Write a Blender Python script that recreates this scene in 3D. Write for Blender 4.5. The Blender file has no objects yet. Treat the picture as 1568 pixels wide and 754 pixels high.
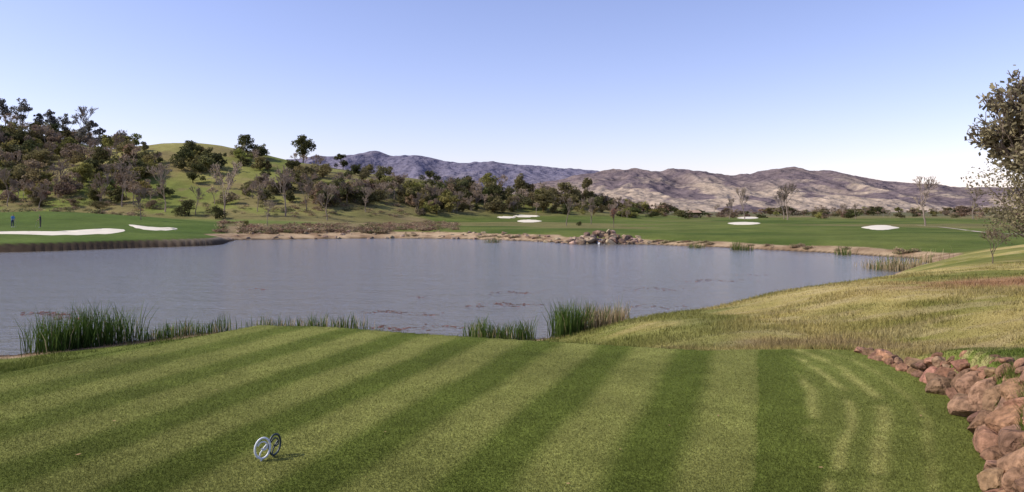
import bpy, bmesh, math
import numpy as np
from mathutils import Vector
rs = np.random.RandomState
F = 1120.0; CX = 784.0; HY = 325.0; EYE = 4.0   # survey constants (photo-plan units), eye 4 m above the lake

# ------------------------------------------------------------------ numpy noise
def _hash(ix, iy, seed):
    h = (ix.astype(np.int64)*374761393 + iy.astype(np.int64)*668265263 + seed*974634777) & 0xffffffff
    h = ((h ^ (h >> 13))*1274126177) & 0xffffffff
    h = h ^ (h >> 16)
    return (h & 0xffff)/65535.0
def vnoise(x, y, seed=0):
    xi = np.floor(x); yi = np.floor(y); fx = x-xi; fy = y-yi
    fx = fx*fx*(3-2*fx); fy = fy*fy*(3-2*fy)
    a = _hash(xi, yi, seed); b = _hash(xi+1, yi, seed); c = _hash(xi, yi+1, seed); e = _hash(xi+1, yi+1, seed)
    return (a*(1-fx)+b*fx)*(1-fy)+(c*(1-fx)+e*fx)*fy
def fbm(x, y, s, o=4, seed=0):
    x = np.asarray(x, float)/s; y = np.asarray(y, float)/s
    t = 0; a = .5; n = 0
    for i in range(o):
        t = t+a*vnoise(x, y, seed+i*7); n += a; a *= .5; x = x*2.03+11.3; y = y*2.03+5.7
    return t/n
def ridged(x, y, s, o=4, seed=0):
    x = np.asarray(x, float)/s; y = np.asarray(y, float)/s
    t = 0; a = .5; n = 0
    for i in range(o):
        t = t+a*(1-np.abs(2*vnoise(x, y, seed+i*7)-1)); n += a; a *= .5; x = x*2.03+11.3; y = y*2.03+5.7
    return t/n
def sm(t):
    t = np.clip(t, 0, 1); return t*t*(3-2*t)
def mix(a, b, t): return a*(1-t)+b*t

def chaikin(p, n=2):
    p = np.array(p, float)
    for _ in range(n):
        q = np.roll(p, -1, 0)
        p = np.stack([p*.75+q*.25, p*.25+q*.75], 1).reshape(-1, 2)
    return p
def sdpoly(x, y, P):
    x = np.asarray(x, float); y = np.asarray(y, float)
    d = np.full(x.shape, 1e18); ins = np.zeros(x.shape, bool)
    n = len(P)
    for i in range(n):
        ax, ay = P[i]; bx, by = P[(i+1) % n]
        ex, ey = bx-ax, by-ay
        t = np.clip(((x-ax)*ex+(y-ay)*ey)/(ex*ex+ey*ey+1e-12), 0, 1)
        dx = x-ax-ex*t; dy = y-ay-ey*t
        d = np.minimum(d, dx*dx+dy*dy)
        c = (ay > y) != (by > y)
        if abs(ey) > 1e-12:
            ins ^= c & (x < ex*(y-ay)/ey+ax)
    d = np.sqrt(d)
    return np.where(ins, -d, d)

def G(px, py, z=0.):
    Y = F*(EYE-z)/(py-HY); return ((px-CX)/F*Y, Y)

lake = [G(0,387),G(100,384),G(200,380),G(300,377),G(342,375),G(350,370),G(362,367.5),G(430,367),G(500,366),G(600,365),G(700,366),
        G(800,369),G(870,373),G(930,374),G(1000,375),G(1100,379),G(1200,384),G(1290,389),G(1340,393),G(1400,395),G(1424,402),
        G(1402,413),G(1368,422),G(1345,434),G(1300,447),G(1230,460),G(1160,474),G(1080,486),G(985,500),G(900,512),G(860,517),
        G(765,520),G(650,512),G(560,506),G(450,502),G(330,508),G(200,523),G(60,538),G(0,546),(-26,18),(-45,15),(-70,22),(-92,45),(-80,66)]
LAKE = chaikin(lake, 2)
WALL = np.array([(2.3,1.0),(2.6,3.0),(3.1,4.6),(3.37,5.05),(3.72,5.67),(4.17,6.55),(4.5,7.5),(4.72,8.6),(4.77,9.4),(4.68,10.1)])
tee = [(-4.25,12.3),(-3.0,12.15),(-1.7,11.55),(.54,10.75),(2.64,10.05),(3.9,10.15),(4.68,10.1)]+[tuple(p) for p in WALL[::-1][1:]]+[(2,-6),(2,-14),(-14,-14),(-11,0),(-8,4.6),(-6.05,8.55)]
TEE = np.array(tee)

HX = np.array([-600,-420,-300,-250,-210,-183,-168,-152,-130,-110,-97,-81,-60,-38,-22,4,31,50,75,3000])
HZ = np.array([20,36,40,39,37,34,29,27,29,27,24.5,21.5,18,15.5,12.5,8.5,5.,2.0,0,0])
def H(x, y, full=False):
    x = np.asarray(x, float); y = np.asarray(y, float)
    d = sdpoly(x, y, LAKE)
    pen = sm((-27-x)/6)*sm((112-y)/20)
    d = d+(fbm(x, y, 3.5, 3, 5)-.5)*np.clip(y/60, .25, 1.6)*(1-.7*pen*sm((y-60)/8))
    dp = np.maximum(d, 0)
    A = 1.8*np.minimum(dp/13, 1.15)**1.3
    zt = 2.1+.5*np.maximum(sm((x-5)/4), sm((9.9-y)/2.6)*sm((x-1)/1.5))
    B = zt*np.minimum(1, 1.05*(1-np.exp(-dp/5.5)))
    near = mix(A, B, sm((x-0)/4.))
    rough = (fbm(x, y, 2.2, 3, 9)-.5)*.16*sm(dp/4)
    near = near+rough
    wb = mix(2.4, .4, pen)
    far = (.65+.25*pen)*(1-np.exp(-dp/wb))+.0035*np.minimum(y, 900)*sm(dp/9)+(fbm(x, y, 28, 3, 3)-.45)*.9*sm((dp-3)/15)
    far = far+3.3*np.exp(-((x+85)**2+(y-130)**2)/(28.**2))*sm(dp/14)
    z = mix(near, far, sm((y-48)/20))
    yc = 300+25*np.sin(x/60.)-40*sm((-150-x)/40)
    y0 = 165-15*sm((-100-x)/80)+40*sm((x+60)/60)
    hz = np.interp(x, HX, HZ)
    t = np.where(y < yc, sm((y-y0)/(yc-y0)*.94+.03*(y > y0)), 1-sm((y-yc)/260)*.9)
    g = (fbm(x, y*.7, 55, 4, 21)-.5)
    z = z+hz*t*(1+.45*g*(1-.6*t))*(y > y0)+(ridged(x, y*.5, 26, 3, 23)-.5)*2.2*sm(hz*t/8)*(1-t*.5)
    hz2 = np.interp(x, [-500,-220,-130,-80,-30,20,80,110], [24,26,27,25,17,8,2,0])
    z = z+hz2*np.exp(-((y-520)/75.)**2)*.75
    dt = sdpoly(x, y, TEE)
    near_t = (y < 14)
    drop = np.where(x > 2.8, .30, .22)
    wt = np.where(near_t, 1-sm(dt/drop), 0)
    lip = np.where(near_t & (dt > 0), -.22*np.exp(-((dt-.3)/.3)**2)*(x < 2.6), 0)
    z = z+lip
    z = mix(z, 2.1, wt)
    z = np.where(d < 0, np.maximum(d*.35, -1.5)-.02, z)
    if full: return z, d, dt, hz*t
    return z
def h1(x, y): return float(H(np.array([x]), np.array([y]))[0])

def ray(px, py, ymin=60, ymax=620):
    Y = np.arange(ymin, ymax, 1.5 if ymin > 40 else .3); X = (px-CX)/F*Y
    z = H(X, Y); p = HY-(z-EYE)*F/Y
    k = np.where(p <= py)[0]
    i = k[0] if len(k) else int(np.argmin(p))
    return X[i], Y[i], z[i]

# ------------------------------------------------------------------ mesh + materials
def link(ob):
    bpy.context.scene.collection.objects.link(ob); return ob
def mk_mesh(name, V, Fc, col=None, mat=None, smooth=False):
    V = np.asarray(V, np.float32); Fc = np.asarray(Fc, np.int32)
    me = bpy.data.meshes.new(name); k = Fc.shape[1]
    me.vertices.add(len(V)); me.vertices.foreach_set('co', V.ravel())
    me.loops.add(Fc.size); me.loops.foreach_set('vertex_index', Fc.ravel())
    me.polygons.add(len(Fc))
    me.polygons.foreach_set('loop_start', np.arange(0, Fc.size, k, dtype=np.int32))
    me.polygons.foreach_set('loop_total', np.full(len(Fc), k, np.int32))
    me.polygons.foreach_set('use_smooth', np.full(len(Fc), smooth, bool))
    if col is not None:
        a = me.color_attributes.new('Col', 'FLOAT_COLOR', 'POINT')
        c = np.ones((len(V), 4), np.float32); c[:, :3] = col
        a.data.foreach_set('color', c.ravel())
    me.update(calc_edges=True); me.validate()
    if mat: me.materials.append(mat)
    return me
def mk(name, V, Fc, col=None, mat=None, smooth=False):
    return link(bpy.data.objects.new(name, mk_mesh(name, V, Fc, col, mat, smooth)))

def vmat(name, rough=.85, noises=((3., .3),), bump=None, spec=.2, transl=0., vcol=True, base=(.5,.5,.5)):
    m = bpy.data.materials.new(name); m.use_nodes = True; nt = m.node_tree; N = nt.nodes; L = nt.links
    b = N['Principled BSDF']; b.inputs['Roughness'].default_value = rough
    b.inputs['Specular IOR Level'].default_value = spec
    if vcol:
        a = N.new('ShaderNodeVertexColor'); a.layer_name = 'Col'; cur = a.outputs[0]
    else:
        a = N.new('ShaderNodeRGB'); a.outputs[0].default_value = (*base, 1); cur = a.outputs[0]
    geo = N.new('ShaderNodeNewGeometry')
    for sc, amt in noises:
        n = N.new('ShaderNodeTexNoise'); n.inputs['Scale'].default_value = sc; n.inputs['Detail'].default_value = 5
        L.new(geo.outputs['Position'], n.inputs['Vector'])
        r = N.new('ShaderNodeMapRange'); r.inputs[1].default_value = .3; r.inputs[2].default_value = .7
        r.inputs[3].default_value = 1-amt; r.inputs[4].default_value = 1+amt
        L.new(n.outputs[0], r.inputs[0])
        v = N.new('ShaderNodeVectorMath'); v.operation = 'SCALE'
        L.new(cur, v.inputs[0]); L.new(r.outputs[0], v.inputs['Scale']); cur = v.outputs[0]
    L.new(cur, b.inputs['Base Color'])
    if bump:
        n = N.new('ShaderNodeTexNoise'); n.inputs['Scale'].default_value = bump[0]; n.inputs['Detail'].default_value = 6
        L.new(geo.outputs['Position'], n.inputs['Vector'])
        bp = N.new('ShaderNodeBump'); bp.inputs['Strength'].default_value = bump[1]; bp.inputs['Distance'].default_value = bump[2]
        L.new(n.outputs[0], bp.inputs['Height']); L.new(bp.outputs[0], b.inputs['Normal'])
    if transl > 0:
        t = N.new('ShaderNodeBsdfTranslucent'); L.new(cur, t.inputs[0])
        ms = N.new('ShaderNodeMixShader'); ms.inputs[0].default_value = transl
        L.new(b.outputs[0], ms.inputs[1]); L.new(t.outputs[0], ms.inputs[2])
        L.new(ms.outputs[0], N['Material Output'].inputs[0])
    return m

M_ground = vmat('ground_mat', .95, ((.12,.14),(.6,.12),(2.5,.12),(45.,.4)), (38., .6, .03), .05)
M_leaf = vmat('foliage_mat', .8, ((.4,.15),), None, .12, .4)
M_blade = vmat('grass_blade_mat', .8, ((.8,.1),), None, .08, .3)
M_mount = vmat('mountain_mat', 1., ((.01,.12),(.05,.25)), (.014, 1., 50.), 0)
M_rock = vmat('rock_mat', .9, ((3.,.3),(18.,.4)), (14., 1., .06), .12)
M_sand = vmat('sand_mat', .95, ((.6,.08),), None, .05, vcol=False, base=(.66,.60,.48))

# ------------------------------------------------------------------ terrain colours
def C(r, g, b): return np.array([r, g, b], float)
def tee_shade(x, y):
    s = x-.336*y+(fbm(x, y, .8, 2, 31)-.5)*.12
    ph = np.sin(np.pi*(-s)/.57)
    t = np.clip(ph*2.0+.1, -1, 1)*.5+.5
    t = t*(.62+.5*fbm(x, y, .7, 3, 32))
    t = mix(t, .42, .22+.3*sm((-x-1.5)/4))
    wl = np.full(x.shape, 1e9)
    for i in range(len(WALL)-1):
        ax, ay = WALL[i]; bx, by = WALL[i+1]; ex, ey = bx-ax, by-ay
        q = np.clip(((x-ax)*ex+(y-ay)*ey)/(ex*ex+ey*ey), 0, 1)
        wl = np.minimum(wl, np.hypot(x-ax-ex*q, y-ay-ey*q))
    wl = wl+(fbm(x, y, .6, 2, 38)-.5)*.08
    n = fbm(x, y, .35, 3, 33)
    st = np.exp(-((wl-.75)/.07)**2)+np.exp(-((wl-1.02)/.05)**2)+.8*np.exp(-((wl-1.35)/.06)**2)+.5*np.exp(-((wl-.4)/.05)**2)
    st = st*sm((n-.22)/.3)
    right = np.clip(.14+.25*sm((s-.45)/.12)+1.*st*sm((s-.35)/.2), 0, 1.3)
    t = np.where(s > 0, mix(np.minimum(t, .06), right, sm(s/.03)), t)
    return t
def tee_col(x, y):
    t = tee_shade(x, y)[..., None]
    lt = C(.190,.192,.054); dk = C(.072,.094,.015)
    c = mix(dk, lt, t)
    w = fbm(x, y, 1.3, 4, 35)[..., None]; w2 = fbm(x, y, .16, 3, 39)[..., None]
    return c*(.70+.36*w+.24*w2)

def ground_col(x, y, z, d, dt, hill):
    n1 = fbm(x, y, 9, 4, 41); n2 = fbm(x, y, 1.6, 4, 42); n3 = fbm(x, y, 40, 4, 43)
    E = lambda a: a[..., None]
    bank = mix(C(.15,.155,.032), C(.34,.275,.10), E(sm((n1*.6+n2*.4-.32)/.3)))
    bank = mix(bank, C(.085,.12,.02), E(sm((10.5-y)/3)*sm((x-3)/1.)*.9))
    straw = E(sm((fbm(x, y*3, .9, 4, 44)-.47)/.18)*sm((x-1)/3)*.55)
    bank = mix(bank, C(.35,.28,.14), straw)
    gp = E(sm((fbm(x, y, 3.5, 3, 48)-.5)/.15)*.65)
    bank = mix(bank, C(.11,.135,.027), gp)
    left = mix(C(.07,.10,.018), C(.14,.15,.035), E(n2))
    c = mix(left, bank, E(sm((x-0)/3)))
    foot = E(np.exp(-((dt-1.3)/.6)**2)*sm((x-1.)/2)*sm(n2*2-.5)*.8)
    c = mix(c, C(.23,.17,.09), foot)
    dirt = E(np.exp(-(((x-11.5)/2.2)**2+((y-17.)/1.5)**2))*1.5*sm((n2-.2)/.3))
    c = mix(c, C(.27,.15,.08), np.clip(dirt, 0, .9))
    fair = mix(C(.060,.088,.016), C(.115,.135,.032), E(sm((n3*.5+n1*.5-.32)/.3)))
    dryf = mix(C(.23,.17,.095), C(.13,.12,.042), E(sm((n1-.3)/.35)))
    wf = sm((y-50)/14)
    u = x/np.maximum(y, 1)
    edge = u+(fbm(x, y, 25, 2, 47)-.5)*.1
    fw = sm((edge+.16)/.03)*sm((330-y)/60)
    farc = mix(dryf, fair, E(fw))
    rb = sm((fbm(x, y*2.2, 45, 3, 49)-.5)/.06)*sm((y-125)/15)
    farc = mix(farc, C(.16,.14,.055), E(rb*.8))
    pen = sm((-26-x)/5)*sm((150-y)/12)*sm((.14+(-u)-.52)/.02)
    farc = mix(farc, mix(C(.055,.09,.017), C(.10,.135,.030), E(n1)), E(sm(pen*1.)))
    strip = E(sm((-x-30)/20)*np.maximum(sm((y-150)/6)*sm((178-y)/6), sm((y-190)/5)*sm((205-y)/5))*sm((n3-.3)/.1))
    farc = mix(farc, C(.11,.15,.034), strip*.9)
    c = mix(c, farc, E(wf))
    hg = mix(C(.145,.165,.040), C(.23,.21,.07), E(sm((n3-.35)/.3)))
    hg = mix(hg, C(.20,.15,.075), E(sm((n1-.46)/.15)*.65))
    brown = sm((-140-x)/25)+sm((x+75)/30)*.7
    hg = mix(hg, mix(C(.14,.11,.06), C(.14,.14,.045), E(n2)), E(np.clip(brown*sm(n1*2.2-.35), 0, 1)))
    c = mix(c, hg, E(sm(hill/3.)))
    c = mix(c, mix(C(.15,.125,.07), C(.09,.10,.04), E(n1)), E(sm((y-330)/60)*sm((x+60)/40)))
    c = mix(c, C(.15,.13,.09), E(sm((y-650)/400)))
    far_s = sm((y-50)/10)
    penb = sm((-27-x)/4)*sm((100-y)/6)
    wide = sm((y-98)/6)*2.2
    sw = mix(mix(.35+.5*n2, 1.3+2.2*n1+wide, far_s), .7, penb)
    sand = mix(C(.22,.145,.085), C(.37,.27,.165), E(sm((n2-.25)/.4)))
    sand = mix(sand, mix(C(.05,.037,.025), C(.28,.22,.15), E(sm((x+44)/8)*.9)), E(penb))
    c = mix(c, sand, E(1-sm((d-sw)/.5)))
    c = mix(c, C(.07,.05,.033), E(1-sm((d-.15)/.45)))
    tm = (1-sm((dt+.02)/.08))*(y < 14)
    c = mix(c, tee_col(x, y), E(tm))
    lip_shade = np.exp(-((dt-.22)/.16)**2)*(y < 14)*(x < 3.)
    c = mix(c, C(.045,.07,.013), E(lip_shade*.85))  # slope shadow below the tee lip, painted into the grass colour
    return c

# ------------------------------------------------------------------ terrain sheet
ys = np.concatenate([np.linspace(-60, 0, 16)[:-1], np.linspace(0, 4, 24)[:-1], np.exp(np.linspace(math.log(4), math.log(420), 640))[:-1], np.exp(np.linspace(math.log(420), math.log(9000), 80))])
us = np.concatenate([-np.exp(np.linspace(math.log(9), math.log(.78), 50))[:-1], np.linspace(-.78, .78, 860), np.exp(np.linspace(math.log(.78), math.log(9), 50))[1:]])
U, YY = np.meshgrid(us, ys)
XX = U*(np.maximum(YY, 0)+8)
shp = XX.shape
xf = XX.ravel(); yf = YY.ravel()
zf, df, dtf, hf = H(xf, yf, True)
cf = ground_col(xf, yf, zf, df, dtf, hf)
ny, nx = shp
idx = np.arange(ny*nx).reshape(ny, nx)
Fq = np.stack([idx[:-1,:-1], idx[:-1,1:], idx[1:,1:], idx[1:,:-1]], -1).reshape(-1, 4)
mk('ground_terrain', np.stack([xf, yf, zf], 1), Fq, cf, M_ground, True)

# ------------------------------------------------------------------ water
mw = bpy.data.materials.new('water_mat'); mw.use_nodes = True
N = mw.node_tree.nodes; L = mw.node_tree.links; b = N['Principled BSDF']
b.inputs['Base Color'].default_value = (.155,.145,.125,1); b.inputs['Roughness'].default_value = .11
b.inputs['IOR'].default_value = 1.33
geo = N.new('ShaderNodeNewGeometry'); mp = N.new('ShaderNodeMapping'); mp.inputs['Scale'].default_value = (1., 1.8, 1)
L.new(geo.outputs['Position'], mp.inputs['Vector'])
prev = None
for sc, st, di in ((.3,.5,.3),(1.8,.8,.12),(6.5,.8,.04)):
    n = N.new('ShaderNodeTexNoise'); n.inputs['Scale'].default_value = sc; n.inputs['Detail'].default_value = 3
    L.new(mp.outputs[0], n.inputs['Vector'])
    bp = N.new('ShaderNodeBump'); bp.inputs['Strength'].default_value = st; bp.inputs['Distance'].default_value = di
    L.new(n.outputs[0], bp.inputs['Height'])
    if prev: L.new(prev.outputs[0], bp.inputs['Normal'])
    prev = bp
L.new(prev.outputs[0], b.inputs['Normal'])
mk('lake_water', [(-130,8,0),(60,8,0),(60,140,0),(-130,140,0)], [(0,1,2,3)], None, mw)

# ------------------------------------------------------------------ mountains
def mountains(name, pts, yc, wid, seed, nx, ny, dark, tan, gul, amp):  # dark and tan albedos have blue-grey distance haze mixed into them
    px = np.array([p[0] for p in pts], float); py = np.array([p[1] for p in pts], float)
    xc = (px-CX)/F*yc; zc = EYE+(HY-py)/F*yc
    x = np.linspace(xc[0], xc[-1], nx); y = np.linspace(yc-wid, yc+wid*.8, ny)
    X, Y = np.meshgrid(x, y)
    t = np.clip(1-np.abs(Y-yc)/np.where(Y < yc, wid, wid*.8), 0, 1)
    zcr = np.interp(X*yc/Y*.5+X*.5, xc, zc)
    wx = X+160*(fbm(X, Y, 400, 3, seed+9)-.5)
    r = ridged(wx, Y*.32, gul, 5, seed); r2 = ridged(wx+500, Y*.4, gul*.32, 4, seed+3)
    base = t**.75
    k1 = (1-r)*(.25+1.1*(1-t))*amp; k2 = (1-r2)*(.08+.35*(1-t))*amp
    Z = zcr*1.06*np.maximum(base*(1-k1-k2), 0)*1.0+zcr*.05*t-3
    n = fbm(X, Y*.6, gul*.3, 5, seed+50)
    low = sm((.86-t)/.45)
    k = np.clip(sm((n-.40)/.14)*(.15+.85*low)*(.45+.55*sm((r-.5)/.3)), 0, 1)[..., None]
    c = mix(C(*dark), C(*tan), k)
    c = mix(c, C(*dark)*.78, (sm((.5-r2)/.2)*.6)[..., None])
    i = np.arange(nx*ny).reshape(ny, nx)
    q = np.stack([i[:-1,:-1], i[:-1,1:], i[1:,1:], i[1:,:-1]], -1).reshape(-1, 4)
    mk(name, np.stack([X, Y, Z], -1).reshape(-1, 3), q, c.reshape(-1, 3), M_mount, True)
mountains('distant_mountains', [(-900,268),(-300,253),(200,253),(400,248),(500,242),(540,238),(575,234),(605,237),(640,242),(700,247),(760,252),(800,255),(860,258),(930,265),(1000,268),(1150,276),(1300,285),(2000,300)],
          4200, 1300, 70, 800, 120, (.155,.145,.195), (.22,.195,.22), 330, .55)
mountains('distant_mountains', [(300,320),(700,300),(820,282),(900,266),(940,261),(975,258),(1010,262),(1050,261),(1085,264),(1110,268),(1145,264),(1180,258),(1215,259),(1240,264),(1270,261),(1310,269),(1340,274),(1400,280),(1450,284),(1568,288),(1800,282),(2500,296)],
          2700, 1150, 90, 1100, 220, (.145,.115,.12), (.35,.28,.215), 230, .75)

# ------------------------------------------------------------------ tree building
def quads(P, T, B, w, h):
    a = T*w[:, None]; c = B*h[:, None]
    return np.stack([P-a-c, P+a-c, P+a+c, P-a+c], 1).reshape(-1, 3)
def rand_unit(r, n):
    v = r.normal(size=(n, 3)); return v/np.linalg.norm(v, axis=1, keepdims=True)
def leaves(r, cen, rad, n, size, col, flat=.85, lv=.25, shell=.45):
    cen = np.array(cen); rad = np.array(rad)
    k = r.choice(len(cen), n, p=rad**2/np.sum(rad**2))
    dr = rand_unit(r, n); rr = rad[k]*(shell+(1.1-shell)*r.rand(n)**.6)
    P = cen[k]+dr*rr[:, None]*np.array([1, 1, flat])+r.normal(size=(n, 3))*rad[k][:, None]*.12
    nrm = dr*.8+rand_unit(r, n)*.9; nrm /= np.linalg.norm(nrm, axis=1, keepdims=True)
    T = np.cross(nrm, rand_unit(r, n)); T /= np.linalg.norm(T, axis=1, keepdims=True)+1e-9
    B = np.cross(nrm, T)
    s = size*(.5+.9*r.rand(n))
    V = quads(P, T, B, s, s*.65)
    lob = r.uniform(1-lv, 1+lv, len(cen))[k]
    f = (.6+.75*r.rand(n))*lob
    c = np.repeat(np.array(col)[None]*f[:, None], 4, 0)
    return V, np.arange(n*4).reshape(-1, 4), c
def prism(p0, p1, r0, r1, k=4):
    p0 = np.array(p0, float); p1 = np.array(p1, float); d = p1-p0; d /= np.linalg.norm(d)+1e-9
    a = np.cross(d, [0.3, .9, .1]); a /= np.linalg.norm(a)+1e-9; bb = np.cross(d, a)
    t = np.arange(k)*2*math.pi/k
    ring = np.cos(t)[:, None]*a+np.sin(t)[:, None]*bb
    V = np.concatenate([p0+ring*r0, p1+ring*r1]); j = (np.arange(k)+1) % k
    Fq = np.stack([np.arange(k), j, j+k, np.arange(k)+k], 1)
    return V, Fq
def join(parts):
    Vs, Fs, Cs = [], [], []; o = 0
    for V, Fq, c in parts:
        Vs.append(V); Fs.append(Fq+o); o += len(V)
        c = np.asarray(c, float)
        Cs.append(np.tile(c, (len(V), 1)) if c.ndim == 1 else c)
    return np.concatenate(Vs), np.concatenate(Fs), np.concatenate(Cs)
BARK = (.085,.065,.05)
def oak(r, w, h, n, size, col, lobes=11, low=.3, bark=BARK, trunkr=None, lr=(.10,.22), qr=(.08,.40)):
    cen = []; rad = []; parts = []
    tr = trunkr or .035*h
    top = np.array([r.normal(0, .05)*w, r.normal(0, .05)*w, h*low])
    parts.append((*prism((0,0,-.6), top, tr*1.3, tr*.8, 6), bark))
    lean = r.normal(size=2)*.08*w
    for i in range(lobes):
        a = r.uniform(0, 2*math.pi); q = r.uniform(*qr)*w; z = h*r.uniform(low+.1, .88)
        q *= 1-.6*max(0, (z/h-.6)/.3)
        cc = np.array([q*math.cos(a)+lean[0]*z/h, q*math.sin(a)+lean[1]*z/h, z]); cen.append(cc); rad.append(w*r.uniform(*lr)*(1-.35*max(0, (z/h-.7)/.2)))
        mid = (top+cc)/2+np.array([0,0,-.04*h])
        parts.append((*prism(top, mid, tr*.5, tr*.3, 4), bark)); parts.append((*prism(mid, cc, tr*.3, tr*.08, 4), bark))
    parts.append(leaves(r, cen, rad, n, size, col))
    return join(parts)
def bare(r, h, depth=5, col=(.2,.155,.12), spread=.55, minr=.02, up=.35, leaf=0, leafsize=.05, leafcol=None, tr=None, kids=(2,4), first=.27):
    parts = []; tips = []
    def rec(p, d, ln, rad, lv):
        m = p+d*ln*.5+r.normal(size=3)*ln*.05
        q = p+d*ln+r.normal(size=3)*ln*.07
        parts.append((*prism(p, m, rad, rad*.85, 5 if lv < 2 else 3), col)); parts.append((*prism(m, q, rad*.85, rad*.65, 5 if lv < 2 else 3), col))
        if lv >= depth-2: tips.append((p, q))
        if lv >= depth: return
        for i in range(r.randint(kids[0], kids[1]+1)):
            v = d+rand_unit(r, 1)[0]*spread*(1.1 if lv else .8)+np.array([0, 0, up*.4]); v /= np.linalg.norm(v)
            s = m+(q-m)*r.rand() if i else q
            rec(s, v, ln*r.uniform(.62, .86), max(rad*.6, minr), lv+1)
    rec(np.array([0,0,-.4]) if h > 3 else np.array([0,0,-.03*h]), np.array([0,0,1.]), h*first, tr or h*.02, 0)
    if leaf:
        A = np.array([t[0] for t in tips]); B = np.array([t[1] for t in tips]); n = leaf
        k = r.randint(0, len(A), n); P = A[k]+(B[k]-A[k])*r.rand(n)[:, None]*1.1+r.normal(size=(n, 3))*leafsize*1.6
        nn = rand_unit(r, n); T = np.cross(nn, rand_unit(r, n)); T /= np.linalg.norm(T, axis=1, keepdims=True); Bt = np.cross(nn, T)
        s = leafsize*(.6+.8*r.rand(n)); V = quads(P, T, Bt, s, s*.45)
        c = np.repeat(np.array(leafcol)[None]*(.6+.8*r.rand(n))[:, None], 4, 0)
        parts.append((V, np.arange(n*4).reshape(-1, 4), c))
    V, Fq, c = join(parts)
    zmax = V[:, 2].max(); V = V*(h/zmax)
    return V, Fq, c
def xf_(P, s, rot, loc, tint=(1,1,1)):
    V, Fq, c = P; s = np.array(s) if np.ndim(s) else np.array([s, s, s])
    V = V*s; ca, sa = math.cos(rot), math.sin(rot)
    V = np.stack([V[:,0]*ca-V[:,1]*sa, V[:,0]*sa+V[:,1]*ca, V[:,2]], 1)+np.array(loc)
    return V, Fq, c*np.array(tint)

OAK_D = (.092,.094,.036); OAK_O = (.185,.16,.07); OAK_Y = (.225,.215,.064); OAK_B = (.26,.19,.125)
R = rs(7)
protos = []
for i in range(10):
    q = rs(100+i); protos.append(oak(q, q.uniform(1.05, 1.45), 1., 850, .033, (1,1,1), lobes=q.randint(8, 17), low=q.uniform(.04, .2), bark=(1.1,.9,.8), trunkr=.025, lr=(.07,.19)))
bprotos = [bare(rs(200+i), 1., 6, (1,1,1), .6, .0042, .3, kids=(2,3), tr=.014, first=.2, leaf=150, leafsize=.012, leafcol=(1,.9,.7)) for i in range(4)]
COLS = [OAK_D, OAK_O, OAK_Y, OAK_B]
def tint(w):
    c = np.array(COLS[R.choice(4, p=w)]); return c*R.uniform(.7, 1.25)*R.uniform(.92, 1.08, 3)
wood = []
def scatter(px, py, n, hr, w, wide=(.9,1.35), ymin=120, bmix=.33, dest=None, ymax=620):
    for i in range(n):
        a = R.uniform(*px); bpy_ = R.uniform(*py)
        x, y, z = ray(a, bpy_, ymin, ymax); h = R.uniform(*hr)
        y += R.uniform(-2, 4)
        z = h1(x, y)
        if R.rand() < bmix:
            P = bprotos[R.randint(4)]; T = np.array((.37,.30,.24))*R.uniform(.75, 1.2); s = (h*1.15,)*3
        else:
            P = protos[R.randint(10)]; T = tint(w); s = (h*R.uniform(*wide), h*R.uniform(*wide), h)
        (wood if dest is None else dest).append(xf_(P, s, R.uniform(0, 6.28), (x, y, z-.2), T))
scatter((-120,205),(196,292), 175, (3.5,7), (.36,.34,.14,.16))
scatter((-60,130),(188,205), 22, (3.5,6.), (.5,.35,.1,.05))
scatter((0,250),(290,316), 48, (2.,5), (.22,.3,.2,.28), bmix=.45)
scatter((180,240),(235,290), 16, (3,5.5), (.35,.35,.2,.1))
scatter((272,338),(245,266), 8, (4.5,6.5), (.6,.3,.1,0), bmix=0)
scatter((355,405),(240,266), 8, (3.5,6), (.5,.3,.2,0))
scatter((330,480),(288,314), 22, (2.5,5), (.35,.3,.1,.25))
scatter((395,485),(258,300), 26, (3.5,6), (.40,.33,.15,.12))
scatter((480,650),(290,320), 68, (3.,6), (.35,.35,.1,.2))
scatter((480,640),(266,285), 12, (3,5), (.5,.3,.2,0))
scatter((640,960),(304,326), 90, (3.,6.5), (.30,.36,.16,.18))
scatter((650,940),(290,305), 32, (4,7), (.4,.3,.2,.1))
scatter((640,960),(322,330), 36, (2.,4), (.3,.3,.2,.2))
J = join(wood); mk('hillside_woodland', J[0], J[1], J[2], M_leaf)
far = []
scatter((940,1600),(327,331.), 110, (3.,6.), (.22,.33,.08,.37), ymin=300, bmix=.35, dest=far, wide=(1.2,2.4))
scatter((940,1600),(331,335), 70, (1.5,3.6), (.25,.35,.1,.3), ymin=220, bmix=.2, dest=far, wide=(1.2,2.4))
scatter((-700,0),(200,320), 60, (5,8), (.4,.3,.15,.15), dest=far)
scatter((1600,2100),(326,334), 50, (5,8), (.3,.4,.1,.2), ymin=220, dest=far)
J = join(far); mk('distant_tree_line', J[0], J[1], J[2], M_leaf)

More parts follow.
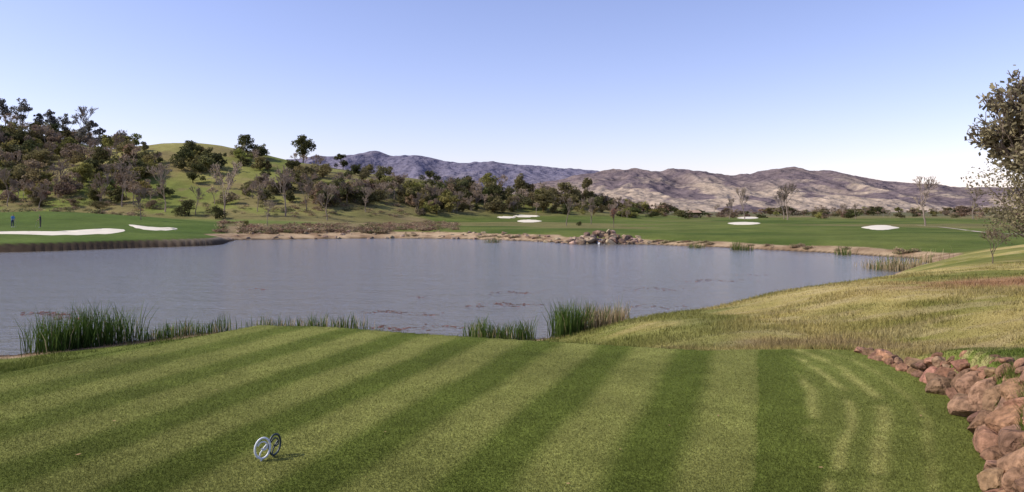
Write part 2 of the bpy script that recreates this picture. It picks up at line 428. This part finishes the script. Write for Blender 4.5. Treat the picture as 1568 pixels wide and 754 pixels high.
def place(name, P, px, py, hpx, tint_=(1,1,1), ymin=100, wide=1., rot=None, ymax=620):
    x, y, z = ray(px, py, ymin, ymax); h = hpx/F*y
    V, Fq, c = xf_(P, (h*wide, h*wide, h), R.uniform(0, 6.28), (0, 0, 0), tint_)
    ob = mk(name, V, Fq, c, M_leaf); ob.location = (x, y, z-.15); return ob
big = [oak(rs(300+i), 1., 1., 2600, .019, (1,1,1), lobes=22, low=.16, bark=(1.1,.9,.8), trunkr=.022, lr=(.07,.16)) for i in range(4)]
tall = [oak(rs(330+i), .7, 1., 1200, .017, (1,1,1), lobes=18, low=.25, bark=(1.2,1.1,1), trunkr=.018, lr=(.06,.14)) for i in range(3)]
for px, py, hh, k, w, t in [(461,250,47,0,1.,OAK_D),(378,240,36,1,1.1,OAK_D),(398,244,22,2,1.2,OAK_D),(525,256,26,3,1.1,OAK_D),(565,272,22,0,1.2,OAK_O),
        (291,250,36,1,1.05,OAK_D),(322,257,34,2,1.1,OAK_D),(297,283,33,3,1.2,OAK_D),(661,290,31,1,1.1,OAK_D),(800,292,38,2,.9,OAK_O),(900,300,46,3,.6,OAK_O),
        (745,298,36,0,1.,OAK_Y),(720,296,28,2,1.3,OAK_O),(870,318,42,1,1.2,OAK_O),(830,325,40,2,1.3,OAK_O),(762,320,38,3,1.2,OAK_D),
        (130,285,36,0,1.4,OAK_Y),(60,262,34,1,1.4,OAK_O),(30,290,38,2,1.3,OAK_O),(190,232,26,3,1.3,OAK_Y)]:
    place('oak_tree', big[k], px, py, hh, np.array(t)*1.0, wide=w)
for px, py, hh, k, w in [(6,195,50,0,1.),(33,199,54,1,1.),(60,199,38,2,1.1),(82,199,48,0,.9),(102,200,44,1,1.),(137,240,62,2,1.1)]:
    place('hilltop_tree', tall[k], px, py, hh, np.array((.135,.13,.11)), wide=w)
bt = [bare(rs(400+i), 1., 7, (1,1,1), .48, .0028, .38, kids=(2,3), tr=.013, first=.2) for i in range(4)]
for i, (px, py, hh, w, t) in enumerate([(187,318,72,.9,1),(215,338,52,.8,.9),(253,326,76,.8,1.2),(345,332,86,.8,1.25),(437,332,80,.9,1.),(500,338,58,1.,.9),(410,347,42,.9,.8),
        (123,202,60,1.1,.7),(85,300,50,1.,.8),(1205,337,58,1.,1.1),(1417,346,78,.9,1.),(1140,337,52,.8,1.),(868,346,48,.9,.8),(905,344,44,.9,.8),(1490,336,50,1.,.9),(1117,336,34,.9,.9),(1310,336,26,1,.9),(12,318,60,.8,.9),(60,322,40,.9,1),(470,325,50,.9,.9),(1200,336,48,1,1.),(640,330,36,1,.9),(700,326,34,1,.9),(155,312,50,1,1),(300,330,46,.9,.9),(395,325,48,1,.9),(560,326,40,1,.9)]):
    place('bare_tree', bt[i % 4], px, py, hh, np.array((.37,.30,.24))*t, ymin=70, wide=w)
rb = bare(rs(431), 1., 6, (1,1,1), .45, .003, .4, leaf=260, leafsize=.014, leafcol=(1.3,.8,.6), kids=(2,3), tr=.014, first=.2)
place('young_bare_tree', rb, 940, 350, 36, np.array((.27,.2,.17)), ymin=95, wide=.8)
bush = [oak(rs(500+i), 1.3, 1., 1800, .024, (1,1,1), lobes=14, low=.08, bark=(.8,.8,.8), trunkr=.03) for i in range(3)]
for i, (px, py, hh, w, t) in enumerate([(290,332,26,1.1,OAK_D),(331,336,22,1.2,OAK_D),(272,330,14,1.2,OAK_D),(152,322,14,1.6,OAK_O),(60,318,16,1.4,OAK_O),(115,318,12,1.3,OAK_B),(378,348,11,1.,OAK_Y),(887,346,8,1.1,OAK_D),(230,322,15,1.2,OAK_B),(650,330,12,1.6,OAK_D)]):
    place('shrub', bush[i % 3], px, py, hh, np.array(t)*.7, ymin=90, wide=w)

# big tree at the right edge: twiggy, sparsely leafed
LC = (.25,.215,.125)
A1 = oak(rs(640), 6.2, 5.2, 6500, .042, LC, lobes=40, low=.12, bark=(.20,.16,.125), trunkr=.15, lr=(.08,.15))
A2 = bare(rs(611), 8.3, 8, (.23,.18,.14), .55, .009, .30, leaf=6000, leafsize=.036, leafcol=LC, tr=.15, kids=(2,3), first=.13)
A3 = xf_(bare(rs(617), 7.0, 8, (.23,.18,.14), .62, .009, .2, leaf=5000, leafsize=.036, leafcol=LC, tr=.12, kids=(2,3), first=.12), (1.2,1.2,1), 2.2, (-1.0,0,0))
A4 = xf_(bare(rs(623), 7.6, 8, (.23,.18,.14), .6, .009, .25, leaf=4000, leafsize=.036, leafcol=LC, tr=.12, kids=(2,3), first=.12), (1.1,1.1,1), .7, (-.5,.4,0))
P = join([A1, A2, A3, A4]); print('bigtree', P[0].min(0), P[0].max(0))
ob = mk('olive_leaved_tree', P[0], P[1], P[2], M_leaf)
tx, ty = 22.9, 30.5; ob.location = (tx, ty, h1(tx, ty))
P = bare(rs(613), 1.4, 6, (.26,.2,.15), .5, .005, .3, leaf=150, leafsize=.022, leafcol=(.2,.16,.09), kids=(2,3), tr=.02)
ob = mk('sapling', P[0], P[1], P[2], M_leaf); tx, ty = 18.4, 28.; ob.location = (tx, ty, h1(tx, ty))

# ------------------------------------------------------------------ shore brush
br = []
sprot = [leaves(rs(700+i), [(0,0,.3),(.3,.1,.25),(-.3,.1,.25),(.1,-.3,.2)], [.35,.3,.3,.3], 110, .06, (1,1,1), 1.) for i in range(4)]
def brush(px, py, ymin, cols, pr, sr, zs=(.5,.9)):
    x, y, z = ray(px, py, ymin, 300)
    t = np.array(cols[R.choice(len(cols), p=pr)])*R.uniform(.75, 1.1); s = R.uniform(*sr)
    br.append(xf_(sprot[R.randint(4)], (s*1.5, s*1.5, s*R.uniform(*zs)), R.uniform(0, 6), (x, y, max(z, .05)), t))
BC = [(.33,.235,.15),(.27,.165,.115),(.20,.19,.08),(.40,.31,.19),(.13,.14,.055)]
for i in range(620):
    px = R.uniform(335, 700); lo = 338+8*vnoise(np.array([px/60]), np.array([0.]), 88)[0]
    py = R.uniform(lo, 359-(5 if px > 600 else 0))
    if fbm(np.array([px]), np.array([py*6]), 45, 3, 77)[0] < .42: continue
    brush(px, py, 100, BC, [.3,.25,.15,.2,.1], (.5, 1.4))
for i in range(300):   # dry rushes along the far waterline
    px = R.uniform(620, 1440); py = np.interp(px, [620,700,800,870,1000,1100,1200,1290,1400,1440], [363,364,367,371,373,377,381,386,391,398])-R.uniform(-.3, 1.6)
    if 865 < px < 1000 or fbm(np.array([px]), np.array([0.]), 30, 2, 78)[0] < .48: continue
    brush(px, py, 55, BC, [.3,.15,.2,.25,.1], (.22, .65), (.6,1.1))
for i in range(200):
    px = R.uniform(0, 640); py = R.uniform(305, 334)
    brush(px, py, 130, [(.3,.22,.14),(.18,.18,.08)], [.6,.4], (.7, 1.8))
J = join(br); mk('shoreline_brush', J[0], J[1], J[2], M_leaf)

# ------------------------------------------------------------------ blades helper
def blades(r, x, y, z, hgt, wid, col, lean=.35, segs=2):
    n = len(x); a = r.uniform(0, 2*math.pi, n); T = np.stack([np.cos(a), np.sin(a), np.zeros(n)], 1)
    b2 = r.uniform(0, 2*math.pi, n); Ld = np.stack([np.cos(b2), np.sin(b2), np.zeros(n)], 1)*(hgt*lean*r.rand(n))[:, None]
    P0 = np.stack([x, y, z], 1); w = (wid*.5)[:, None]*T
    if segs == 1:
        V = np.stack([P0-w, P0+w, P0+Ld+np.array([0,0,1.])*hgt[:, None]], 1).reshape(-1, 3)
        return V, np.arange(3*n).reshape(-1, 3), np.repeat(col, 3, 0)
    P1 = P0+Ld*.35+np.array([0,0,.6])*hgt[:, None]; P2 = P0+Ld+np.array([0,0,1.])*hgt[:, None]
    V = np.stack([P0-w, P0+w, P1+w*.85, P1-w*.85, P2+w*.15, P2-w*.15], 1).reshape(-1, 3)
    o = np.arange(n)[:, None]*6
    Fq = np.concatenate([o+np.array([0,1,2,3]), o+np.array([3,2,4,5])])
    return V, Fq, np.repeat(col, 6, 0)

r = rs(21); n = 560000
Yb = 1/(r.uniform(1/28., 1/4.3, n)); ub = r.uniform(-.85, .85, n); xb = ub*Yb
zb, db, dtb, hb = H(xb, Yb, True)
keep = (db > .25); xb, Yb, zb, db, dtb, hb = [a[keep] for a in (xb, Yb, zb, db, dtb, hb)]
cb = ground_col(xb, Yb, zb, db, dtb, hb)*r.uniform(.6, 1.5, len(xb))[:, None]
ont = dtb < 0
tall_ = fbm(xb, Yb, 1.1, 3, 91)
hg = np.where(ont, r.uniform(.008, .02, len(xb)), r.uniform(.02, .06, len(xb))*(.5+1.6*sm((tall_-.4)/.25)))
wd = np.where(ont, .0045, .007)*(.6+Yb/12)
J = blades(r, xb, Yb, zb-.002, hg, wd, cb, .9, 1); mk('grass_blades', J[0], J[1], J[2], M_blade)

def reeds(pts, n, hr, spread, dry=0., wid=.022, seed=1):
    r = rs(seed); pts = np.array(pts, float); k = r.uniform(0, len(pts)-1, n); i = k.astype(int); f = (k-i)[:, None]
    i2 = np.minimum(i+1, len(pts)-1)
    P = pts[i]*(1-f)+pts[i2]*f+r.normal(size=(n, 2))*np.array(spread)
    x, y = P[:,0], P[:,1]; z = np.maximum(H(x, y), -.15)
    clump = fbm(x, y, .5, 2, seed)
    h = r.uniform(hr[0], hr[1], n)*(.45+1.*clump)
    green = mix(C(.04,.085,.014), C(.13,.18,.04), r.rand(n)[:, None]); br_ = mix(C(.33,.24,.12), C(.50,.40,.24), r.rand(n)[:, None])
    isd = (r.rand(n) < (dry if np.ndim(dry) == 0 else np.interp(k/(len(pts)-1), [0, .35, .6, 1], dry)))[:, None]
    c = np.where(isd, br_, green); h = np.where(isd[:,0], h*.85, h)
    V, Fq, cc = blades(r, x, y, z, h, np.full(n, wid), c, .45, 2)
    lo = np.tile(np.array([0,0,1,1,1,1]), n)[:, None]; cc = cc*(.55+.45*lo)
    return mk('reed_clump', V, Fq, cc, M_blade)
g = lambda px, py: G(px, py, .05)
reeds([g(65,537),g(120,529),g(195,521)], 900, (.6,1.2), (.25,.35), .04, seed=1)
reeds([g(215,520),g(280,512),g(350,506)], 420, (.3,.6), (.25,.3), .2, seed=2)
reeds([g(395,502),g(450,499),g(500,500),g(560,504)], 460, (.3,.65), (.25,.3), .35, seed=3)
reeds([g(715,518),g(765,519),g(812,519)], 480, (.4,.8), (.12,.3), .12, seed=4)
reeds([g(850,516),g(900,509),g(955,503)], 1300, (.55,1.05), (.12,.35), (.02,.1,.8,.95), seed=5)
reeds([g(1167,468),g(1192,465)], 160, (.2,.45), (.1,.2), .1, .02, seed=6)
reeds([g(1214,459),g(1242,456)], 260, (.35,.65), (.1,.25), .5, .02, seed=7)
reeds([g(1345,411),g(1375,413),g(1400,411)], 800, (.5,1.15), (.6,1.2), .75, .035, seed=8)
reeds([g(1283,389),g(1300,390)], 160, (.5,1.0), (.2,.4), .3, .04, seed=9)
reeds([g(1122,382),g(1150,383)], 220, (.5,1.1), (.2,.4), .3, .04, seed=10)
reeds([g(1057,379),g(1075,379)], 160, (.4,.9), (.2,.4), .4, .04, seed=11)
reeds([g(745,371),g(765,371)], 120, (.4,.8), (.2,.4), .5, .05, seed=12)

r = rs(31); Pw = []
for px, py, wx, wy, n in [(80,481,45,3,110),(110,487,30,3,50),(600,478,40,2,40),(640,455,20,2,20),(790,448,45,2,60),(780,467,60,3,90),(600,503,45,3,50),(655,482,25,2,20),(1100,430,50,2,60),(1010,443,50,2,40),(400,443,20,1,15),(1150,421,30,1,15),(690,500,40,3,20),(1000,470,60,3,20)]:
    for i in range(n):
        a = r.normal()*.5; x, y = G(px+wx*a, py+wy*r.normal()*.5+wy*.5*math.sin(a*5)); Pw.append((x, y, .006+.004*r.rand()))
Pw = np.array(Pw); n = len(Pw); a = r.uniform(0, 6.28, n); T = np.stack([np.cos(a), np.sin(a), 0*a], 1); B = np.stack([-np.sin(a), np.cos(a), 0*a+.12*r.normal(size=n)], 1)
s = r.uniform(.02, .09, n); V = quads(Pw, T, B, s, s*.5)
mk('pond_weed', V, np.arange(4*n).reshape(-1, 4), np.repeat(np.array([[.20,.10,.08]])*r.uniform(.6, 1.4, (n, 1)), 4, 0), M_leaf)

# ------------------------------------------------------------------ rocks
bm = bmesh.new(); bmesh.ops.create_icosphere(bm, subdivisions=3, radius=1)
IV = np.array([v.co[:] for v in bm.verts]); IF = np.array([[v.index for v in f.verts] for f in bm.faces]); bm.free()
def rock(r, loc, s, col):
    V = IV.copy()
    for k in range(11):
        nn = rand_unit(r, 1)[0]; dd = r.uniform(.48, .85); t = V@nn-dd; V = V-np.outer(np.maximum(t, 0), nn)*.97
    V = V*(1+.06*(fbm(V[:,0]*3+V[:,2]*2+9, V[:,1]*3-V[:,2]+r.rand()*50, 1., 3, 3)-.5))[:, None]
    V = V*np.array(s)*1.12; a, b_ = r.uniform(0, 6.28), r.uniform(-.3, .3)
    V = np.stack([V[:,0]*math.cos(b_)-V[:,2]*math.sin(b_), V[:,1], V[:,0]*math.sin(b_)+V[:,2]*math.cos(b_)], 1)
    V = np.stack([V[:,0]*math.cos(a)-V[:,1]*math.sin(a), V[:,0]*math.sin(a)+V[:,1]*math.cos(a), V[:,2]], 1)+np.array(loc)
    return V, IF, np.array(col)*r.uniform(.65, 1.3)*r.uniform(.92, 1.08, 3)
r = rs(44); seg = np.linalg.norm(np.diff(WALL, axis=0), axis=1); cum = np.concatenate([[0], np.cumsum(seg)]); tot = cum[-1]
def wp(s_):
    s_ = min(max(s_, 0), tot-1e-4); i = int(np.searchsorted(cum, s_, 'right')-1); f = (s_-cum[i])/seg[i]
    p = WALL[i]*(1-f)+WALL[i+1]*f; t = (WALL[i+1]-WALL[i])/seg[i]; return p, np.array([t[1], -t[0]])
parts = []; RC = (.225,.128,.078)
for row, (off, dz, sc) in enumerate([(.04,.07,1.),(.17,.26,1.),(.31,.44,.95),(.40,.56,.7),(.25,.4,.4)]):
    s_ = .13*row
    while s_ < tot-.05:
        frac = sm((tot-s_)/4.2)*1.
        size = (.075+.072*frac)*sc*r.uniform(.7, 1.35)
        p, nr = wp(s_); q = p+nr*(off*(.25+.75*frac)+r.normal()*.025)
        if row < 3 or r.rand() < .75:
            if not (row >= 2 and frac < .35):
                parts.append(rock(r, (q[0], q[1], 2.08+dz*(.15+.85*frac)+r.normal()*.015), (size*r.uniform(1,1.4), size*r.uniform(.75,1.05), size*r.uniform(.65,1.)), RC))
        s_ += size*2.0
V, Fq, c = join(parts); mk('stone_retaining_wall', V, Fq, c, M_rock)

r = rs(45); parts = []; x0, y0 = G(930, 374)
for i in range(95):
    dx = r.uniform(-4.6, 4.9); t = r.rand()
    if abs(dx+.4) < .7 and t < .6: continue
    s_ = r.uniform(.2, .55); hump = 1.35*math.exp(-(dx/3.2)**2)
    parts.append(rock(r, (x0+dx, y0+t*3.2-.3+r.normal()*.2, .05+t*hump+.15*r.rand()), (s_*1.3, s_, s_*.8), (.19,.13,.095) if r.rand() < .7 else (.34,.26,.19)))
for i in range(14):   # stones breaking up the cascade
    s_ = r.uniform(.12, .26); t = r.rand(); parts.append(rock(r, (x0-.4+r.uniform(-.8,.8), y0-.4+t*2.4, .08+t*.6), (s_*1.3, s_, s_*.9), (.16,.11,.08)))
V, Fq, c = join(parts); mk('rock_cascade', V, Fq, c, M_rock)
mwf = vmat('white_water_mat', .4, ((3.,.3),), (6.,.6,.05), .5, vcol=False, base=(.42,.43,.45))
gx, gt = np.meshgrid(np.linspace(-1.05, 1.05, 16), np.linspace(0, 1, 14))
wx = x0-.4+gx*(.5+.4*(1-gt))+.12*np.sin(gt*9); wy = y0-.5+gt*2.7; wz = .03+np.floor(gt*4+.15*np.sin(gx*7))/4*.55+.06*np.sin(gx*9+gt*5)
i = np.arange(gx.size).reshape(gx.shape)
mk('waterfall', np.stack([wx, wy, wz], -1).reshape(-1, 3), np.stack([i[:-1,:-1], i[:-1,1:], i[1:,1:], i[1:,:-1]], -1).reshape(-1, 4), None, mwf, True)
parts = []
for i in range(140):
    px = r.uniform(350, 1010); py = np.interp(px, [350,362,500,600,700,800,870,1010], [370,367,366,365,366,369,373,375])-r.uniform(-.5, 2.5)
    x, y = G(px, py); s_ = r.uniform(.12, .4)
    parts.append(rock(r, (x, y, max(h1(x, y), 0)), (s_*1.4, s_, s_*.7), (.26,.19,.13)))
V, Fq, c = join(parts); mk('shore_stones', V, Fq, c, M_rock)

# ------------------------------------------------------------------ bunkers / path
def blob_sheet(name, pts, mat, ymin=65, ymax=330, off=.05, rings=7):
    pts = chaikin(pts, 2); V = []; n = len(pts)
    W = [ray(p[0], p[1], ymin, ymax)[:2] for p in pts]; cc = np.mean(W, 0)
    for k in range(rings+1):
        f = k/rings
        for w in W:
            x, y = cc+(np.array(w)-cc)*f; V.append((x, y, 0))
    V = np.array(V); V[:, 2] = H(V[:,0], V[:,1])+off
    V[-n:, 2] -= off*.9
    Fq = [(k*n+i, k*n+(i+1) % n, (k+1)*n+(i+1) % n, (k+1)*n+i) for k in range(rings) for i in range(n)]
    mk(name, V, Fq, None, mat, True)
def ell(cx, cy, w, h, n=12, wob=.12, s=0):
    q = rs(s); return [(cx+w/2*math.cos(t)*(1+wob*q.normal()), cy+h/2*math.sin(t)) for t in np.arange(n)*2*math.pi/n]
blob_sheet('sand_bunker', [(-60,357),(0,356),(60,357),(120,357),(150,352),(180,350.5),(195,353),(180,358),(130,361),(50,360.5),(0,359.5),(-60,360)], M_sand, 72, 140)
blob_sheet('sand_bunker', [(192,343.5),(215,347),(250,349.5),(276,351),(265,353.5),(235,353.5),(210,351)], M_sand, 72, 140)
for k, (cx, cy, w, h) in enumerate([(1138,342.5,46,4.5),(1348,349,54,7.5),(1145,334,34,3.5),(809,339,36,4.5),(775,333.5,30,3),(806,331.5,42,3.5),(470,352,20,1.6)]):
    blob_sheet('sand_bunker', ell(cx, cy, w, h, s=k), M_sand, 90, 420, off=.09)
M_path = vmat('path_mat', .9, ((1.,.1),), None, .1, vcol=False, base=(.42,.36,.28))
pp = [ray(px, py, 60, 300)[:2] for px, py in [(1405,346),(1440,348.5),(1470,352),(1500,356),(1540,359),(1600,361)]]
V = []
for (x, y) in pp:
    V += [(x, y-.9*y/100, 0), (x, y+.9*y/100, 0)]
V = np.array(V); V[:, 2] = H(V[:,0], V[:,1])+.07
mk('cart_path', V, [(2*i, 2*i+2, 2*i+3, 2*i+1) for i in range(len(pp)-1)], None, M_path)

def boxes(lst):
    parts = []
    for (cx, cy, cz, sx, sy, sz, col) in lst:
        v = np.array([(a, b_, c_) for a in (-.5,.5) for b_ in (-.5,.5) for c_ in (-.5,.5)])*np.array([sx,sy,sz])+np.array([cx,cy,cz])
        f = np.array([(0,1,3,2),(4,6,7,5),(0,4,5,1),(2,3,7,6),(0,2,6,4),(1,5,7,3)]); parts.append((v, f, col))
    return parts
M_paint = vmat('weathered_paint_mat', .7, ((2.,.1),), None, .2)
B = boxes([(sx*2.2, sy*1.4, 1.2, .16, .16, 2.4, (.3,.2,.13)) for sx in (-1,1) for sy in (-1,1)]+[(0,1.3,.8,4.2,.1,1.5,(.4,.3,.2)),(0,.2,.45,3.4,.5,.08,(.35,.25,.16))])
rv = np.array([(-3,-2,2.4),(3,-2,2.4),(3,2,2.4),(-3,2,2.4),(-2,0,3.5),(2,0,3.5),(-2,.01,3.5),(2,.01,3.5)]); B.append((rv, np.array([(0,1,5,4),(2,3,6,7),(0,4,6,3),(1,2,7,5),(0,3,2,1)]), (.36,.25,.18)))
x, y, z = ray(1063, 334, 200, 420); J = join(B); ob = mk('rest_shelter', J[0]*.8, J[1], J[2], M_paint); ob.location = (x, y, z)

# ------------------------------------------------------------------ tee markers
def tube(pts, rad, k=8, closed=False):
    pts = np.array(pts, float); n = len(pts); V = []
    for i in range(n):
        a = pts[(i+1) % n] if (closed or i < n-1) else pts[i]; b_ = pts[i-1] if (closed or i > 0) else pts[i]
        t = a-b_; t /= np.linalg.norm(t); s_ = np.array([0,1.,0]); s_ = s_-t*(s_@t); s_ /= np.linalg.norm(s_); u_ = np.cross(t, s_)
        rr = rad if np.ndim(rad) == 0 else rad[i]
        for j in range(k):
            an = 2*math.pi*j/k; V.append(pts[i]+s_*math.cos(an)*rr+u_*math.sin(an)*rr)
    Fq = [(i*k+j, i*k+(j+1) % k, ((i+1) % n)*k+(j+1) % k, ((i+1) % n)*k+j) for i in range(n if closed else n-1) for j in range(k)]
    return np.array(V), np.array(Fq)
def marker(loc, rot, col, name='tee_marker'):
    t = np.linspace(0, 2*math.pi, 40, endpoint=False); parts = []
    parts.append((*tube(np.stack([.056*np.cos(t), 0*t, .095+.078*np.sin(t)], 1), .0085, closed=True), col))
    s_ = np.linspace(0, 1, 26); ang = math.pi*.95-s_*math.pi*1.75; rr = .042-.026*s_
    parts.append((*tube(np.stack([rr*np.cos(ang)+.005, 0*s_, .105+rr*1.1*np.sin(ang)], 1), .006), col))
    parts.append((*tube([(-.02,0,.02),(-.012,0,.06),(.01,0,.10),(.03,0,.125)], .006), col))
    parts.append((*tube([(0,0,-.05),(0,0,.0),(0,0,.02)], .009), col))
    V, Fq, c = join(parts); m = vmat(name+'_paint', .45, ((20.,.05),), None, .5)
    ob = mk(name, V, Fq, c, m, True); ob.location = loc; ob.rotation_euler = (0, math.radians(6), rot)
def T2(px, py): x, y = G(px, py, 2.1); return (x, y, 2.1)
marker(T2(400,706), math.radians(30), (.62,.64,.66)); marker(T2(419,700), math.radians(58), (.03,.045,.045))
r = rs(61); V = []
for px, py in [(950,692),(1257,720),(590,665),(175,648),(1025,655),(1410,640),(870,745),(330,600),(745,605),(120,700),(560,735),(1330,610),(660,650),(1100,640)]:
    x, y = G(px, py, 2.1); a = r.uniform(0, 6.28); s_ = r.uniform(.012, .028); t = np.array([math.cos(a), math.sin(a), .15]); b_ = np.array([-math.sin(a), math.cos(a), .2])
    p = np.array([x, y, 2.122]); V += [p-t*s_, p-b_*s_*.5, p+t*s_, p+b_*s_*.5]
mk('fallen_leaves', V, np.arange(len(V)).reshape(-1, 4), np.tile([[.42,.28,.14]], (len(V), 1)), M_leaf)

# ------------------------------------------------------------------ golfers
M_body = vmat('golfer_mat', .8, ((8.,.06),), None, .2)
def golfer(loc, rot, shirt, trousers, skin=(.42,.25,.17), hair=(.05,.035,.025), bend=0.):
    E = []; Vl = []; Rl = []
    def v(p, r_):
        Vl.append(p); Rl.append(r_); return len(Vl)-1
    def bnd(p):
        x_, y_, z_ = p
        if z_ > .95:
            k = z_-.95; return (x_, y_-k*math.sin(bend), .95+k*math.cos(bend))
        return p
    pel = v((0,0,.95), .145); ch = [pel]
    for p, r_ in [((0,0,1.1),.13),((0,0,1.28),.15),((0,0,1.43),.12),((0,0,1.5),.058),((0,-.01,1.56),.06),((0,-.015,1.64),.088),((0,-.01,1.71),.07)]:
        k = v(bnd(p), r_); E.append((ch[-1], k)); ch.append(k)
    v_nose = v(bnd((0,-.115,1.63)), .014); E.append((ch[6], v_nose))
    for s_ in (-1, 1):
        e = v(bnd((s_*.092,0,1.635)), .016); E.append((ch[6], e))
        sh = v(bnd((s_*.19,0,1.42)), .06); E.append((ch[3], sh))
        el = v(bnd((s_*.23,-.05,1.15)), .043); E.append((sh, el))
        wr = np.array(bnd((s_*.10,-.30,1.0))); w_ = v(tuple(wr), .027); E.append((el, w_))
        pm = wr+np.array([-s_*.02,-.05,-.05]); p_ = v(tuple(pm), .034); E.append((w_, p_))
        for q in range(4):
            b1 = pm+np.array([-s_*.012, -.03+.018*q, -.035]); k1 = v(tuple(b1), .0095); k2 = v(tuple(b1+np.array([-s_*(.028+.004*(q % 3)), -.002, -.012])), .008)
            E.extend([(p_, k1), (k1, k2)])
        th = v(tuple(pm+np.array([s_*.005,-.035,.012])), .010); th2 = v(tuple(pm+np.array([-s_*.02,-.055,-.008])), .009); E.extend([(p_, th), (th, th2)])
        hp = v((s_*.1,0,.88), .1); kn = v((s_*.12,-.02,.49), .062); an = v((s_*.13,.01,.09), .045); to = v((s_*.15,-.17,.045), .042)
        E.extend([(pel, hp), (hp, kn), (kn, an), (an, to)])
    me = bpy.data.meshes.new('tmp'); me.from_pydata(Vl, E, []); ob = link(bpy.data.objects.new('tmp', me))
    md = ob.modifiers.new('s', 'SKIN'); md.use_smooth_shade = True
    for i, sv in enumerate(me.skin_vertices[0].data): sv.radius = (Rl[i], Rl[i]*.8 if i < 4 else Rl[i]); sv.use_root = (i == 0)
    ob.modifiers.new('u', 'SUBSURF').levels = 2
    dg = bpy.context.evaluated_depsgraph_get(); m2 = bpy.data.meshes.new_from_object(ob.evaluated_get(dg)); bpy.data.objects.remove(ob)
    nv = len(m2.vertices); co = np.zeros(nv*3, np.float32); m2.vertices.foreach_get('co', co); co = co.reshape(-1, 3)
    c = np.tile(np.array(skin), (nv, 1))
    k = (co[:,2]-.95); hgt = np.where(k > 0, .95+(k*math.cos(bend)-co[:,1]*math.sin(bend)), co[:,2])
    arm = (np.abs(co[:,0]) > .16) & (hgt > 1.2) & (hgt < 1.5)
    torso = (hgt > .93) & (hgt < 1.5) & (np.abs(co[:,0]) < .2) & (np.abs(co[:,1]+np.maximum(k,0)*math.sin(bend)) < .16)
    c[torso | arm] = shirt; c[(co[:,2] < .95) & (np.hypot(co[:,0], co[:,1]) < .26) & (co[:,2] > .09)] = trousers
    c[co[:,2] < .09] = (.6,.6,.58); c[(hgt > 1.68) | ((hgt > 1.58) & (co[:,1]+np.maximum(k,0)*math.sin(bend) > .03))] = hair
    a = m2.color_attributes.new('Col', 'FLOAT_COLOR', 'POINT'); cc = np.ones((nv, 4), np.float32); cc[:, :3] = c; a.data.foreach_set('color', cc.ravel())
    m2.materials.clear(); m2.materials.append(M_body)
    g_ = link(bpy.data.objects.new('golfer', m2)); g_.location = loc; g_.rotation_euler = (0, 0, rot); g_.scale = (1.02,)*3
    hx = np.array(bnd((0,-.34,.96))); parts = [(*tube([tuple(hx+np.array([0,.04,.14])), tuple(hx), (0,-.62,.05)], .009), (.3,.3,.3)), (*tube([(-.05,-.62,.03),(.07,-.62,.03)], .018), (.2,.2,.2))]
    V, Fq, c = join(parts); p = mk('putter', V, Fq, c, M_paint); p.parent = g_
for px, rot, sh, tr, bd in [(19,1.3,(.08,.22,.5),(.04,.05,.08),.15),(62,-1.2,(.05,.05,.06),(.10,.08,.07),.1)]:
    x = (px-CX)/F*98; z = h1(x, 98); golfer((x, 98, z), rot, sh, tr, bend=bd)

# ------------------------------------------------------------------ light, sky, camera
el = math.radians(40); az = math.radians(-97)      # azimuth clockwise from +Y
sd = Vector((math.sin(az)*math.cos(el), math.cos(az)*math.cos(el), math.sin(el)))
sl = bpy.data.lights.new('sun', 'SUN'); sl.energy = 5.0; sl.angle = math.radians(.5); sl.color = (1,.93,.80)
so = link(bpy.data.objects.new('sun', sl)); so.rotation_euler = sd.to_track_quat('Z', 'Y').to_euler(); so.location = (-40,0,60)
w = bpy.data.worlds.new('World'); bpy.context.scene.world = w; w.use_nodes = True; N = w.node_tree.nodes; L = w.node_tree.links
sk = N.new('ShaderNodeTexSky'); sk.sky_type = 'NISHITA'; sk.sun_disc = False; sk.sun_elevation = el; sk.sun_rotation = az % (2*math.pi)
sk.air_density = 1.; sk.dust_density = .5; sk.ozone_density = 1.0
tn = N.new('ShaderNodeVectorMath'); tn.operation = 'MULTIPLY'; tn.inputs[1].default_value = (1.38,1.18,1.44)
L.new(sk.outputs[0], tn.inputs[0]); L.new(tn.outputs[0], N['Background'].inputs[0]); N['Background'].inputs[1].default_value = .135
cam = bpy.data.cameras.new('camera'); cam.sensor_width = 36; cam.lens = F/1568*36; cam.shift_y = -(377-HY)/1568; cam.clip_end = 20000
co_ = link(bpy.data.objects.new('camera', cam)); co_.location = (0,0,EYE); co_.rotation_euler = (math.radians(90),0,0)
bpy.context.scene.camera = co_
vs = bpy.context.scene.view_settings; vs.view_transform = 'Standard'; vs.look = 'None'; vs.exposure = 0
print('total faces', sum(len(o.data.polygons) for o in bpy.data.objects if o.type == 'MESH'))
